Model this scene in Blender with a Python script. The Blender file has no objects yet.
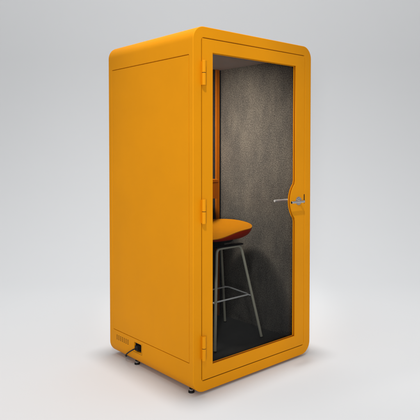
import bpy, bmesh, math, random
from mathutils import Vector, Matrix
random.seed(7)
S = bpy.context.scene
C = S.collection

# ------------------------------------------------------------------ materials
def new_mat(name):
    m = bpy.data.materials.new(name); m.use_nodes = True
    nt = m.node_tree
    return m, nt, nt.nodes['Principled BSDF'], nt.nodes.new, nt.links.new

def noise(nt, scale, detail=3, rough=.55, stretch=None):
    tc = nt.nodes.new('ShaderNodeTexCoord')
    n = nt.nodes.new('ShaderNodeTexNoise')
    n.inputs['Scale'].default_value = scale
    n.inputs['Detail'].default_value = detail
    n.inputs['Roughness'].default_value = rough
    if stretch:
        mp = nt.nodes.new('ShaderNodeMapping'); mp.inputs['Scale'].default_value = stretch
        nt.links.new(tc.outputs['Object'], mp.inputs['Vector']); nt.links.new(mp.outputs[0], n.inputs['Vector'])
    else:
        nt.links.new(tc.outputs['Object'], n.inputs['Vector'])
    return n

def ramp(nt, src, stops):
    r = nt.nodes.new('ShaderNodeValToRGB')
    e = r.color_ramp.elements
    while len(e) < len(stops): e.new(.5)
    for q, (p, c) in zip(e, stops): q.position = p; q.color = (*c, 1)
    nt.links.new(src, r.inputs['Fac'])
    return r

def bump(nt, bsdf, height, strength, dist):
    b = nt.nodes.new('ShaderNodeBump')
    b.inputs['Strength'].default_value = strength; b.inputs['Distance'].default_value = dist
    nt.links.new(height, b.inputs['Height']); nt.links.new(b.outputs[0], bsdf.inputs['Normal'])

def paint(name, col, rough=.58, var=.04, tex=True, spec=.09):
    m, nt, b, N, L = new_mat(name)
    n = noise(nt, 2.2, 5)
    lo = tuple(c*(1-var) for c in col); hi = tuple(min(1, c*(1+var)) for c in col)
    r = ramp(nt, n.outputs['Fac'], [(.3, lo), (.7, hi)])
    L(r.outputs[0], b.inputs['Base Color'])
    rr = nt.nodes.new('ShaderNodeMapRange')
    n2 = noise(nt, 9, 6)
    rr.inputs['To Min'].default_value = rough-.05; rr.inputs['To Max'].default_value = rough+.06
    L(n2.outputs['Fac'], rr.inputs['Value']); L(rr.outputs[0], b.inputs['Roughness'])
    b.inputs['Specular IOR Level'].default_value = spec
    if tex:
        n3 = noise(nt, 420, 2); bump(nt, b, n3.outputs['Fac'], .10, .0006)
    return m

ORANGE = (.665, .252, .002)
M = {}
M['orange'] = paint('orange_powder_coat', ORANGE)
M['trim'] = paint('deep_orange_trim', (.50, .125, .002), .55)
M['seat_top'] = paint('orange_moulded_seat', (.55, .20, .003), .5)
M['seat_under'] = paint('shade_red_shell', (.46, .020, .002), .42)  # shade beneath the orange seat, put into the shell's colour as deep red
M['joint'] = paint('red_brown_joint', (.22, .035, .002), .6)
M['black'] = paint('black_plastic', (.012, .012, .013), .45, .2)
M['gasket'] = paint('black_rubber', (.01, .009, .008), .7, .2)
M['taupe'] = paint('taupe_lacquered_steel', (.50, .48, .385), .45, .06)
M['ceiling'] = paint('grey_ceiling_board', (.50, .52, .55), .8, .05)

def metal(name, col, rough, met=1):
    m, nt, b, N, L = new_mat(name)
    b.inputs['Metallic'].default_value = met
    n = noise(nt, 60, 4, .6, (1, 1, .15))
    r = ramp(nt, n.outputs['Fac'], [(.3, tuple(c*.9 for c in col)), (.7, col)])
    L(r.outputs[0], b.inputs['Base Color'])
    mr = N('ShaderNodeMapRange'); mr.inputs['To Min'].default_value = rough-.05; mr.inputs['To Max'].default_value = rough+.08
    L(n.outputs['Fac'], mr.inputs['Value']); L(mr.outputs[0], b.inputs['Roughness'])
    return m
M['steel'] = metal('brushed_steel', (.50, .50, .50), .22)
M['chrome'] = metal('footrest_steel', (.80, .80, .80), .4, .15)

def felt(name, lo, mid, hi, speck):
    m, nt, b, N, L = new_mat(name)
    n1 = noise(nt, 122, 4, .8)                       # fibre clumps
    n2 = noise(nt, 380, 3, .7)                        # single fibres
    n3 = noise(nt, 4.6, 6, .65, (1, 1.7, .75))         # cloudy vertical streaks
    a = N('ShaderNodeMath'); a.operation = 'MULTIPLY_ADD'; a.inputs[1].default_value = .55
    L(n1.outputs['Fac'], a.inputs[0])
    k = N('ShaderNodeMath'); k.operation = 'MULTIPLY'; k.inputs[1].default_value = .45
    L(n2.outputs['Fac'], k.inputs[0]); L(k.outputs[0], a.inputs[2])
    r = ramp(nt, a.outputs[0], [(.39, lo), (.5, mid), (.60, hi), (.68, speck)])
    st = ramp(nt, n3.outputs['Fac'], [(.3, (.66, .66, .68)), (.7, (1.24, 1.21, 1.16))])
    mx = N('ShaderNodeMix'); mx.data_type = 'RGBA'; mx.blend_type = 'MULTIPLY'; mx.inputs[0].default_value = 1
    L(r.outputs[0], mx.inputs[6]); L(st.outputs[0], mx.inputs[7])
    L(mx.outputs[2], b.inputs['Base Color'])
    b.inputs['Roughness'].default_value = .95; b.inputs['Specular IOR Level'].default_value = .1
    b.inputs['Sheen Weight'].default_value = .15
    bump(nt, b, a.outputs[0], .7, .004)
    return m
M['felt'] = felt('grey_brown_felt', (.030, .027, .024), (.110, .099, .086), (.235, .213, .185), (.42, .39, .35))
M['carpet'] = felt('charcoal_carpet', (.012, .012, .013), (.03, .03, .031), (.055, .055, .056), (.08, .08, .08))

def glass():
    m = bpy.data.materials.new('clear_glass'); m.use_nodes = True
    nt = m.node_tree; nt.nodes.clear()
    N, L = nt.nodes.new, nt.links.new
    o = N('ShaderNodeOutputMaterial'); mx = N('ShaderNodeMixShader')
    t = N('ShaderNodeBsdfTransparent'); t.inputs[0].default_value = (.73, .74, .74, 1)
    g = N('ShaderNodeBsdfGlossy'); g.inputs['Roughness'].default_value = .02
    fr = N('ShaderNodeFresnel'); fr.inputs['IOR'].default_value = 1.11
    L(fr.outputs[0], mx.inputs[0]); L(t.outputs[0], mx.inputs[1]); L(g.outputs[0], mx.inputs[2]); L(mx.outputs[0], o.inputs[0])
    return m
M['glass'] = glass()

def emit(name, col, s):
    m, nt, b, N, L = new_mat(name)
    b.inputs['Base Color'].default_value = (.8, .8, .8, 1)
    b.inputs['Emission Color'].default_value = (*col, 1); b.inputs['Emission Strength'].default_value = s
    return m
M['led'] = emit('lit_diffuser', (1, .95, .90), 22)

def sweep_mat():
    m, nt, b, N, L = new_mat('pale_grey_studio_sweep')
    n = noise(nt, .5, 4); r = ramp(nt, n.outputs['Fac'], [(.3, (.632, .642, .652)), (.7, (.642, .652, .662))])
    L(r.outputs[0], b.inputs['Base Color']); b.inputs['Roughness'].default_value = .85
    b.inputs['Specular IOR Level'].default_value = .12
    n2 = noise(nt, 160, 3); bump(nt, b, n2.outputs['Fac'], .06, .001)
    return m
M['sweep'] = sweep_mat()

# ------------------------------------------------------------------ helpers
def thing(name, loc, label, cat):
    o = bpy.data.objects.new(name, None); C.objects.link(o); o.location = loc
    o.empty_display_size = .1
    o['label'] = label; o['category'] = cat
    return o

def obj(name, bm, mat, parent=None, bev=0, seg=2, smooth=True, ang=30):
    bmesh.ops.recalc_face_normals(bm, faces=bm.faces)
    me = bpy.data.meshes.new(name); bm.to_mesh(me); bm.free()
    for mm in (mat if isinstance(mat, list) else [mat]): me.materials.append(mm)
    o = bpy.data.objects.new(name, me); C.objects.link(o)
    if parent:
        o.parent = parent
        base = parent
        while base.parent: base = base.parent
        # meshes are modelled in world space: keep them there
        if base.type == 'EMPTY' and parent is base: o.location = -base.location
    if bev:
        b = o.modifiers.new('bevel', 'BEVEL'); b.width = bev; b.segments = seg; b.limit_method = 'ANGLE'
        b.angle_limit = math.radians(ang); b.harden_normals = True; b.miter_outer = 'MITER_ARC'
    if smooth:
        for p in me.polygons: p.use_smooth = True
        if hasattr(me, 'set_sharp_from_angle'): me.set_sharp_from_angle(angle=math.radians(ang))
    return o

def box(bm, x0, x1, y0, y1, z0, z1):
    v = [bm.verts.new(p) for p in ((x0,y0,z0),(x1,y0,z0),(x1,y1,z0),(x0,y1,z0),(x0,y0,z1),(x1,y0,z1),(x1,y1,z1),(x0,y1,z1))]
    for f in ((0,3,2,1),(4,5,6,7),(0,1,5,4),(1,2,6,5),(2,3,7,6),(3,0,4,7)): bm.faces.new([v[i] for i in f])

def cyl(bm, a, b, r, n=24, r2=None, cap=True):
    a, b = Vector(a), Vector(b); d = (b-a).normalized()
    u = d.orthogonal().normalized(); w = d.cross(u)
    r2 = r if r2 is None else r2
    A = [bm.verts.new(a+(u*math.cos(t)+w*math.sin(t))*r) for t in (2*math.pi*i/n for i in range(n))]
    B = [bm.verts.new(b+(u*math.cos(t)+w*math.sin(t))*r2) for t in (2*math.pi*i/n for i in range(n))]
    for i in range(n): bm.faces.new((A[i], A[(i+1)%n], B[(i+1)%n], B[i]))
    if cap: bm.faces.new(A); bm.faces.new(B)

def tube(bm, pts, r, n=12, closed=False, sect=None):
    pts = [Vector(p) for p in pts]; rings = []
    m = len(pts); up0 = None
    for i, p in enumerate(pts):
        a = pts[(i-1) % m] if (closed or i) else p
        b = pts[(i+1) % m] if (closed or i < m-1) else p
        d = (b-a).normalized()
        if up0 is None: up0 = d.orthogonal().normalized()
        up0 = (up0-d*up0.dot(d)).normalized(); w = d.cross(up0)
        rings.append([bm.verts.new(p+(up0*math.cos(t)+w*math.sin(t))*r) for t in (2*math.pi*k/n for k in range(n))])
    for i in range(m if closed else m-1):
        A, B = rings[i], rings[(i+1) % m]
        off = 0
        if closed and i == m-1:
            off = min(range(n), key=lambda s: (A[0].co-B[s].co).length)
        for k in range(n): bm.faces.new((A[k], A[(k+1)%n], B[(k+1+off)%n], B[(k+off)%n]))
    if not closed: bm.faces.new(rings[0]); bm.faces.new(rings[-1])

def fillet(pts, r, n=6, closed=False):
    """round the corners of a 3D polyline"""
    pts = [Vector(p) for p in pts]; out = []; m = len(pts)
    for i, p in enumerate(pts):
        if not closed and i in (0, m-1): out.append(p); continue
        a, b = pts[i-1], pts[(i+1) % m]
        u, v = (a-p).normalized(), (b-p).normalized()
        k = min(r, (a-p).length*.45, (b-p).length*.45)
        s, e = p+u*k, p+v*k
        for j in range(n+1):
            t = j/n; out.append(s*(1-t)**2+p*2*t*(1-t)+e*t*t)
    return out

def ring_plate(bm, outer, inner, y0, y1):
    """flat plate in the xz plane with one hole, thickness y0..y1"""
    def loop(pts): 
        vs = [bm.verts.new((x, y0, z)) for x, z in pts]
        return [bm.edges.new((vs[i], vs[(i+1) % len(vs)])) for i in range(len(vs))]
    e = loop(outer)+(loop(inner) if inner else [])
    bmesh.ops.triangle_fill(bm, use_beauty=True, use_dissolve=False, edges=e)
    g = bmesh.ops.extrude_face_region(bm, geom=bm.faces[:])
    bmesh.ops.translate(bm, vec=(0, y1-y0, 0), verts=[v for v in g['geom'] if isinstance(v, bmesh.types.BMVert)])

# ------------------------------------------------------------------ the booth
W, D, H = 1.0963, .9514, 2.2
R, T = .085, .066
FZ = -.017                                             # floor under the levelling feet
booth = thing('phone_booth', (W/2, D/2, FZ), 'tall orange office phone booth with a glass door and grey felt lining', 'phone booth')

# shell: rounded rectangle carried back along y, with openings for side panels and power inlet
PZ0, PZ1 = .1815, 2.0305                               # panel opening heights
PY0, PY1 = .0405, D-.0445
IY0, IY1, IZ0, IZ1 = .552, .637, .098, .156            # inlet opening
def profile():
    pts = []                                           # (outer x,z, normal x,z), counter-clockwise from left bottom
    na = 12
    def arc(cx, cz, a0):
        for k in range(na+1):
            a = math.radians(a0+90*k/na)
            pts.append((cx+R*math.cos(a), cz+R*math.sin(a), math.cos(a), math.sin(a)))
    arc(R, R, 180); arc(W-R, R, 270)
    for z in (IZ0, IZ1, PZ0, PZ1): pts.append((W, z, 1, 0))
    arc(W-R, H-R, 0); arc(R, H-R, 90)
    for z in (PZ1, PZ0, IZ1, IZ0): pts.append((0, z, -1, 0))
    return pts
pr = profile(); n = len(pr)
ys = [0, PY0, IY0, IY1, PY1, D]
def present(i, j):
    a, b = pr[i], pr[(i+1) % n]
    side = abs(a[2]) == 1 and abs(b[2]) == 1 and a[2] == b[2]
    zm = (a[1]+b[1])/2; ym = (ys[j]+ys[j+1])/2
    if side and PZ0 < zm < PZ1 and PY0 < ym < PY1: return False
    if side and a[2] < 0 and IZ0 < zm < IZ1 and IY0 < ym < IY1: return False
    return True
bm = bmesh.new()
O = [[bm.verts.new((x, y, z)) for y in ys] for x, z, nx, nz in pr]
I = [[bm.verts.new((x-nx*T, y, z-nz*T)) for y in ys] for x, z, nx, nz in pr]
nj = len(ys)-1
for i in range(n):
    k = (i+1) % n
    for j in range(nj):
        if not present(i, j): continue
        bm.faces.new((O[i][j], O[k][j], O[k][j+1], O[i][j+1]))
        bm.faces.new((I[i][j], I[i][j+1], I[k][j+1], I[k][j]))
        if j == 0 or not present(i, j-1): bm.faces.new((O[i][j], I[i][j], I[k][j], O[k][j]))
        if j == nj-1 or not present(i, j+1): bm.faces.new((O[i][j+1], O[k][j+1], I[k][j+1], I[i][j+1]))
        if not present((i-1) % n, j): bm.faces.new((O[i][j], O[i][j+1], I[i][j+1], I[i][j]))
        if not present(k, j): bm.faces.new((O[k][j], I[k][j], I[k][j+1], O[k][j+1]))
shell = obj('shell', bm, M['orange'], booth, bev=.0045, seg=3)

# side panels sit in the openings, wider joint above and below
for sx in (0, 1):
    bm = bmesh.new()
    x0, x1 = (.0008, .05) if sx == 0 else (W-.05, W-.0008)
    box(bm, x0, x1, PY0+.0016, PY1-.0022, PZ0+.0034, PZ1-.0034)
    obj('side_panel', bm, M['orange'], booth, bev=.0012)
bm = bmesh.new(); box(bm, T+.001, W-T-.001, D-.045, D-.006, T+.001, H-T-.001)
obj('back_panel', bm, M['orange'], booth, bev=.002)

# inside lining
bm = bmesh.new(); box(bm, W-.0715, W-T, .064, D-.0455, T, H-T); obj('felt_lining', bm, M['felt'], booth)
bm = bmesh.new(); box(bm, T, .0715, .064, D-.0455, T, H-T); obj('felt_lining', bm, M['felt'], booth)
bm = bmesh.new(); box(bm, .072, W-.072, D-.0705, D-.0455, T, H-T); obj('felt_lining', bm, M['carpet'], booth)
bm = bmesh.new(); box(bm, .072, W-.072, .064, D-.071, T, .0905); obj('carpet', bm, M['carpet'], booth)
bm = bmesh.new(); box(bm, .072, W-.072, .064, D-.071, 2.127, 2.133)
ceil = obj('ceiling', bm, M['ceiling'], booth, bev=.001)
LX, LY = .19, .48                                      # ceiling light
bm = bmesh.new(); cyl(bm, (LX, LY, 2.120), (LX, LY, 2.127), .075, 40)
cl = obj('ceiling_light', bm, M['steel'], booth, bev=.002)
bm = bmesh.new(); cyl(bm, (LX, LY, 2.092), (LX, LY, 2.120), .062, 40)
obj('diffuser', bm, M['led'], cl)
bm = bmesh.new(); box(bm, .961, .999, D-.083, D-.0705, .0905, 2.127)
obj('corner_trim', bm, M['trim'], booth, bev=.002)
# wall desk: board with a deep apron
bm = bmesh.new()
dxr, dyf, dzt, dzb = .765, .62, 1.244, 1.098
box(bm, .073, dxr, dyf, D-.0715, dzt-.022, dzt); box(bm, .075, dxr-.002, dyf+.002, dyf+.02, dzb, dzt-.022)
box(bm, dxr-.02, dxr-.002, dyf+.02, D-.0715, dzb, dzt-.022)
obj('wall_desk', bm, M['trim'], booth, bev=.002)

dx0, dx1, dz0, dz1 = .0706, W-.0722, .0722, H-.0702
# frame rebate behind the door gap, black gasket
bm = bmesh.new()
def rect(x0, x1, z0, z1): return [(x0, z0), (x1, z0), (x1, z1), (x0, z1)]
ring_plate(bm, rect(T-.004, W-T+.004, T-.004, H-T+.004), rect(.092, W-.095, .092, H-.092), .050, .063)
obj('door_stop', bm, M['gasket'], booth)

bm = bmesh.new()                                        # seal seen down in the door joint
ring_plate(bm, rect(T+.0006, W-T-.0006, T+.0006, H-T-.0006), rect(dx0-.0006, dx1+.0006, dz0-.0006, dz1+.0006), .006, .049)
obj('door_seal', bm, M['gasket'], booth)

# levelling feet
for fx, fy in ((.046, .075), (.046, .668), (W-.046, .075), (W-.046, .668)):
    bm = bmesh.new()
    cyl(bm, (fx, fy, FZ), (fx, fy, FZ+.011), .0195, 28, .0175)
    cyl(bm, (fx, fy, FZ+.021), (fx, fy, .045), .0125, 20)
    f = obj('levelling_foot', bm, M['black'], booth, bev=.002)
    bm = bmesh.new(); cyl(bm, (fx, fy, FZ+.011), (fx, fy, FZ+.021), .0135, 6)
    obj('nut', bm, M['steel'], f, bev=.001)

# vent: rows of little slots in the lower left side
bm = bmesh.new()
for r_ in range(4):
    for c_ in range(7):
        y = .712+c_*.0235; z = .1215+r_*.0092
        pts = []
        for k in range(12):
            a = 2*math.pi*k/12; ca, sa = math.cos(a), math.sin(a)
            pts.append((y+(.0045 if ca > 0 else -.0045)+.0019*ca, z+.0019*sa))
        A = [bm.verts.new((-.0006, p, q)) for p, q in pts]; B = [bm.verts.new((.001, p, q)) for p, q in pts]
        bm.faces.new(A)
        for k in range(12): bm.faces.new((A[k], A[(k+1) % 12], B[(k+1) % 12], B[k]))
obj('vent_grille', bm, M['gasket'], booth)

# power inlet in its opening
bm = bmesh.new()
box(bm, .034, .040, IY0, IY1, IZ0, IZ1)
inl = obj('power_inlet', bm, M['black'], booth)
bm = bmesh.new()
for (y0, y1, z0, z1) in ((IY0+.004, IY1-.004, IZ0+.004, IZ0+.009), (IY0+.004, IY1-.004, IZ1-.009, IZ1-.004),
                         (IY0+.004, IY0+.009, IZ0+.009, IZ1-.009), (IY1-.009, IY1-.004, IZ0+.009, IZ1-.009)):
    box(bm, .010, .034, y0, y1, z0, z1)
obj('socket_rim', bm, M['black'], inl, bev=.001)
bm = bmesh.new()                                        # fine outline of the cover plate round the inlet
y0, y1, z0, z1 = IY0-.012, IY1+.012, IZ0-.008, IZ1+.010; w = .0016
for b in ((y0, y1, z0, z0+w), (y0, y0+w, z0+w, z1)): box(bm, -.0005, .001, *b)
obj('cover_joint', bm, M['gasket'], inl)

# strike on the closing side of the joint
bm = bmesh.new(); box(bm, W-.0765, W-.066, -.0008, .04, 1.088, 1.152)
obj('strike_plate', bm, M['gasket'], booth, bev=.001)

# ------------------------------------------------------------------ door
gx0, gx1, gz0, gz1 = .1536, W-.1669, .152, H-.148
bm = bmesh.new()
hz = 1.108; BR, bcx = .174, W-.1669-.053+.174
hc = math.sqrt(BR**2-(bcx-gx1)**2)
a0 = math.atan2(hc, gx1-bcx)
inner = [(gx0, gz0), (gx1, gz0), (gx1, hz-hc-.018)]
arc = []
for k in range(41):
    a = -a0-(2*math.pi-2*a0)*k/40
    arc.append((bcx+BR*math.cos(a), hz+BR*math.sin(a)))
# arc runs from lower to upper crossing, on the glass side
inner += [(gx1-.0035, hz-hc-.004)]+arc[1:-1]+[(gx1-.0035, hz+hc+.004), (gx1, hz+hc+.018), (gx1, gz1), (gx0, gz1)]
ring_plate(bm, rect(dx0, dx1, dz0, dz1), inner, -.0004, .0075)
door = obj('door', bm, M['orange'], booth, bev=.0045, seg=3, ang=24)
bm = bmesh.new()                                        # shadow joint behind the opening
gj = [(x+(-.006 if x < .5 else .006), z+(.001 if z < .16 else (.006 if z > 2 else 0))) for x, z in inner]
ring_plate(bm, rect(dx0+.003, dx1-.003, dz0+.003, dz1-.003), gj, .0077, .0180)
obj('glazing_joint', bm, M['joint'], door)
bm = bmesh.new(); q = .003
bcx2 = bcx
inner2 = []
for x, z in inner:
    if (x, z) in arc:
        d = Vector((x-bcx, z-hz)).normalized(); inner2.append((bcx+d.x*(BR+.003), hz+d.y*(BR+.003)))
    else:
        inner2.append((x+(q if x < .5 else -q), z+(q if z < .16 else (-q if z > 2 else 0))))
ring_plate(bm, rect(dx0+.004, dx1-.004, dz0+.004, dz1-.004), inner2, .0182, .0215)
bead = obj('glazing_bead', bm, M['orange'], door, bev=.0015, ang=24)
bm = bmesh.new(); box(bm, gx0-.02, gx1+.02, .0217, .0277, gz0-.02, gz1+.02)
pane = obj('glass_pane', bm, M['glass'], door, smooth=False)

bm = bmesh.new()                                        # inner half of the door leaf, set back from the opening
gi = [(x+(-.022 if x < .5 else .024), z+(-.012 if z < .16 else (.012 if z > 2 else 0))) for x, z in inner]
ring_plate(bm, rect(dx0+.004, dx1-.004, dz0+.004, dz1-.004), gi, .0279, .046)
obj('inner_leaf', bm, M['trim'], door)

# hinges: two knuckles with domed ends
for hz_ in (1.922, 1.0975, .2725):
    bm = bmesh.new(); hx, hy, hr = .0685, -.0180, .0132
    for s in (-1, 1):
        cyl(bm, (hx, hy, hz_+s*.0012), (hx, hy, hz_+s*.073), hr, 28)
    box(bm, hx-.004, hx+.0035, hy+.004, .02, hz_-.070, hz_+.070)
    hg = obj('hinge', bm, M['orange'], door, bev=.002, seg=3)
    bm = bmesh.new(); cyl(bm, (hx, hy, hz_-.0722), (hx, hy, hz_+.0722), hr*.93, 20)
    # pin shows only as the dark line between the knuckles
    for f in bm.faces: pass
    obj('hinge_pin', bm, M['gasket'], door)

# lever handles inside and outside
def lever(yface, out, name):
    hx, z = .962, 1.108
    bm = bmesh.new()
    cyl(bm, (hx, yface, z), (hx, yface+out*.010, z), .0255, 36)
    path = fillet([(hx, yface+out*.004, z), (hx, yface+out*.055, z), (hx-.138, yface+out*.055, z)], .014, 8)
    tube(bm, path, .0086, 20)
    return obj(name, bm, M['steel' if out < 0 else 'chrome'], door, bev=.0012)
lever(-.0004, -1, 'door_handle'); lever(.046, 1, 'door_handle')
bm = bmesh.new()                                        # lock rosette under the lever
cyl(bm, (.962, -.0004, 1.108-.0), (.962, -.0030, 1.108), .030, 36)
obj('handle_rose', bm, M['steel'], door, bev=.001)

# ------------------------------------------------------------------ bar stool inside the booth
sx, sy, fz = .629, .48, .0905
stool = thing('bar_stool', (sx, sy, fz), 'orange shell seat bar stool on taupe metal legs standing inside the booth', 'bar stool')
def place(o): return o
def rimz(th):
    c = math.cos(th-math.radians(214))
    return .905-.058*max(0, c)**4+.028*max(0, -c)
def seat_pt(r, th, top):
    ca, sa = math.cos(th), math.sin(th)
    a, b = .247, .232
    e = (abs(ca)**2.3+abs(sa)**2.3)**(-1/2.3)
    x, y = sx+a*e*ca*r, sy+b*e*sa*r
    rz = rimz(th)
    if top: z = .862+(rz-.862)*r**2.2
    else: z = .819+(rz-.004-.819)*(1-(1-r**4.2)**.6) if r < 1 else rz-.004
    return (x, y, z)
NR, NT = 14, 72
rs = [math.sin(.5*math.pi*i/NR) for i in range(NR+1)]
bm = bmesh.new()
def cap_surface(bm, top):
    c = bm.verts.new(seat_pt(0, 0, top)); prev = None; rings = []
    for r in rs[1:]:
        rings.append([bm.verts.new(seat_pt(r, 2*math.pi*k/NT, top)) for k in range(NT)])
    for k in range(NT): bm.faces.new((c, rings[0][k], rings[0][(k+1) % NT]))
    for a, b in zip(rings, rings[1:]):
        for k in range(NT): bm.faces.new((a[k], b[k], b[(k+1) % NT], a[(k+1) % NT]))
    return rings[-1]
e1 = cap_surface(bm, True)
lip = [bm.verts.new((v.co.x, v.co.y, v.co.z-.005)) for v in e1]
for k in range(NT): bm.faces.new((e1[k], e1[(k+1) % NT], lip[(k+1) % NT], lip[k]))
seat = obj('seat', bm, M['seat_top'], stool, ang=50)
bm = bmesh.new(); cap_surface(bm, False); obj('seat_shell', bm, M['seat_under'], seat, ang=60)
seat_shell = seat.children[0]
bm = bmesh.new(); cyl(bm, (sx, sy, .800), (sx, sy, .824), .105, 40, .12); cyl(bm, (sx, sy, .770), (sx, sy, .800), .05, 24)
box(bm, sx-.13, sx+.13, sy-.135, sy-.095, .776, .787); box(bm, sx-.13, sx+.13, sy+.095, sy+.135, .776, .787)
obj('seat_mount', bm, M['black'], stool, bev=.002)
# two inverted U frames
for s in (-1, 1):
    yt, yb = sy+s*.120, sy+s*.225
    zt, xt, xb = (.770, .118, .229) if s < 0 else (.770, .140, .281)
    pts = fillet([(sx-xb, yb, fz+.008), (sx-xt, yt, zt), (sx+xt, yt, zt), (sx+xb, yb, fz+.008)], .038, 8)
    bm = bmesh.new(); tube(bm, pts, .0100, 16)
    fr = obj('leg_frame', bm, M['taupe'], stool)
    for q_ in (-1, 1):
        bm = bmesh.new(); d = Vector((q_*(xb-xt), s*(.105), fz-zt)).normalized()
        p = Vector((sx+q_*xb, yb, fz+.010))
        cyl(bm, p, p+d*.0098, .0108, 20)
        obj('foot_cap', bm, M['black'], fr, bev=.001)
# footrest ring
fzr = .402; a_, b_ = .186, .140
pts = fillet([(sx-a_, sy-b_, fzr), (sx+a_, sy-b_, fzr), (sx+a_+.04, sy+b_, fzr), (sx-a_-.04, sy+b_, fzr)], .03, 6, closed=True)
bm = bmesh.new(); tube(bm, pts, .0056, 12, closed=True)
for s in (-1, 1):
    for q_ in (-1, 1):
        t = (fzr-fz)/(.770-fz)
        lx, ly = sx+q_*((.229 if s < 0 else .281)+(-.111 if s < 0 else -.141)*t), sy+s*(.225+(.120-.225)*t)
        cyl(bm, (sx+q_*(a_-.012+(.04 if s > 0 else 0)), sy+s*(b_-.004), fzr), (lx, ly, fzr), .0048, 12)
obj('footrest', bm, M['chrome'], stool)

# ------------------------------------------------------------------ power cord
cord = thing('power_cord', (-.02, .597, .125), 'black power cord plugged into the square inlet low on the orange side', 'power cord')
bm = bmesh.new(); box(bm, -.012, .034, .578, .612, .110, .142)
plug = obj('plug', bm, M['black'], cord, bev=.004, seg=3)
bm = bmesh.new()
P_ = [(-.010, .598, .124), (-.026, .606, .118), (-.024, .640, .099), (-.014, .690, .070), (.000, .742, .036), (.035, .790, .006), (.08, .85, -.012), (.14, .92, FZ+.006),
      (.25, 1.02, FZ+.006), (.42, 1.15, FZ+.006), (.62, 1.5, FZ+.006), (.95, 1.9, FZ+.006)]
def catmull(P, m=8):
    P = [Vector(p) for p in P]; out = []
    for i in range(len(P)-1):
        p0, p1, p2, p3 = P[max(i-1, 0)], P[i], P[i+1], P[min(i+2, len(P)-1)]
        for k in range(m):
            t = k/m
            out.append(.5*((2*p1)+(p2-p0)*t+(2*p0-5*p1+4*p2-p3)*t*t+(3*p1-p0-3*p2+p3)*t**3))
    return out+[P[-1]]
tube(bm, catmull(P_), .0042, 12)
obj('cable', bm, M['black'], cord)

# ------------------------------------------------------------------ studio floor sweeping up into the backdrop
yaw = .7196
fwv = Vector((math.sin(yaw), math.cos(yaw), 0)); rtv = Vector((math.cos(yaw), -math.sin(yaw), 0))
cam_loc = Vector((-2.0544, -2.4952, 1.4552))
bm = bmesh.new()
prof = [(-6, 0)]
BACK, RS, TOP = 9.0, 3.0, 9.0
for k in range(33):
    a = math.pi/2*k/32
    prof.append((BACK-RS+RS*math.sin(a), RS-RS*math.cos(a)))
prof.append((BACK, TOP))
cols = []
for s in (-14, -5, 0, 5, 14):
    cols.append([bm.verts.new(Vector((cam_loc.x, cam_loc.y, FZ))+fwv*d+rtv*s+Vector((0, 0, h))) for d, h in prof])
for a, b in zip(cols, cols[1:]):
    for k in range(len(prof)-1): bm.faces.new((a[k], b[k], b[k+1], a[k+1]))
sw = obj('floor', bm, M['sweep'], None, ang=40)
sw['kind'] = 'structure'

# ------------------------------------------------------------------ light
WS = .50
w = bpy.data.worlds.new('World'); S.world = w; w.use_nodes = True
w.node_tree.nodes['Background'].inputs[0].default_value = (.985, .99, 1, 1)
w.node_tree.nodes['Background'].inputs[1].default_value = WS

def area(name, loc, target, size, power, col=(1, 1, 1), shape='DISK', spread=180):
    l = bpy.data.lights.new(name, 'AREA'); l.shape = shape; l.size = size; l.energy = power; l.color = col
    l.spread = math.radians(spread)
    o = bpy.data.objects.new(name, l); C.objects.link(o); o.location = loc
    o.rotation_euler = (Vector(target)-Vector(loc)).to_track_quat('-Z', 'Y').to_euler()
    return o
PK, PT, PW, PF, PI_ = 1050, 95, 330, 160, 21
kl = bpy.data.lights.new('key_spot', 'SPOT'); kl.energy = PK; kl.color = (1, .985, .95); kl.shadow_soft_size = .13
kl.spot_size = math.radians(21); kl.spot_blend = .8
key = bpy.data.objects.new('key_spot', kl); C.objects.link(key); key.location = (-3.2, -3.4, 6.4)
key.rotation_euler = (Vector((.42, .30, 1.4))-key.location).to_track_quat('-Z', 'Y').to_euler()
key.scale = (.74, 1, 1)
top = area('overhead_softbox', (.50, .46, 14.0), (.45, .40, 0), 1.15, PT, spread=58)
wash = area('backdrop_softbox', (cam_loc+fwv*4.6+Vector((0, 0, 8.0)))[:], (cam_loc+fwv*9+Vector((0, 0, 4.4)))[:], 9, PW)
fill = area('front_softbox', (cam_loc-fwv*3.4-rtv*.7+Vector((0, 0, -.15)))[:], (.4, .3, 1.1), .8, PF)
il = area('ceiling_lamp', (LX, LY, 2.089), (1.02, .70, 1.25), .26, PI_, (1, .91, .80), spread=105)

# ------------------------------------------------------------------ camera
cam = bpy.data.cameras.new('camera'); co = bpy.data.objects.new('camera', cam); C.objects.link(co)
cam.sensor_width = 36; cam.lens = 548.6964/420*36
cam.shift_y = -(210-168.2271)/420
cam.clip_start = .05; cam.clip_end = 200
pitch = .0302
co.location = cam_loc
look = Vector((math.sin(yaw)*math.cos(pitch), math.cos(yaw)*math.cos(pitch), -math.sin(pitch)))
co.rotation_euler = look.to_track_quat('-Z', 'Y').to_euler()
S.camera = co
S.render.engine = 'CYCLES'
S.view_settings.view_transform = 'Standard'; S.view_settings.look = 'None'; S.view_settings.exposure = 0; S.view_settings.gamma = 1
S.cycles.max_bounces = 10; S.cycles.transparent_max_bounces = 16; S.cycles.diffuse_bounces = 6
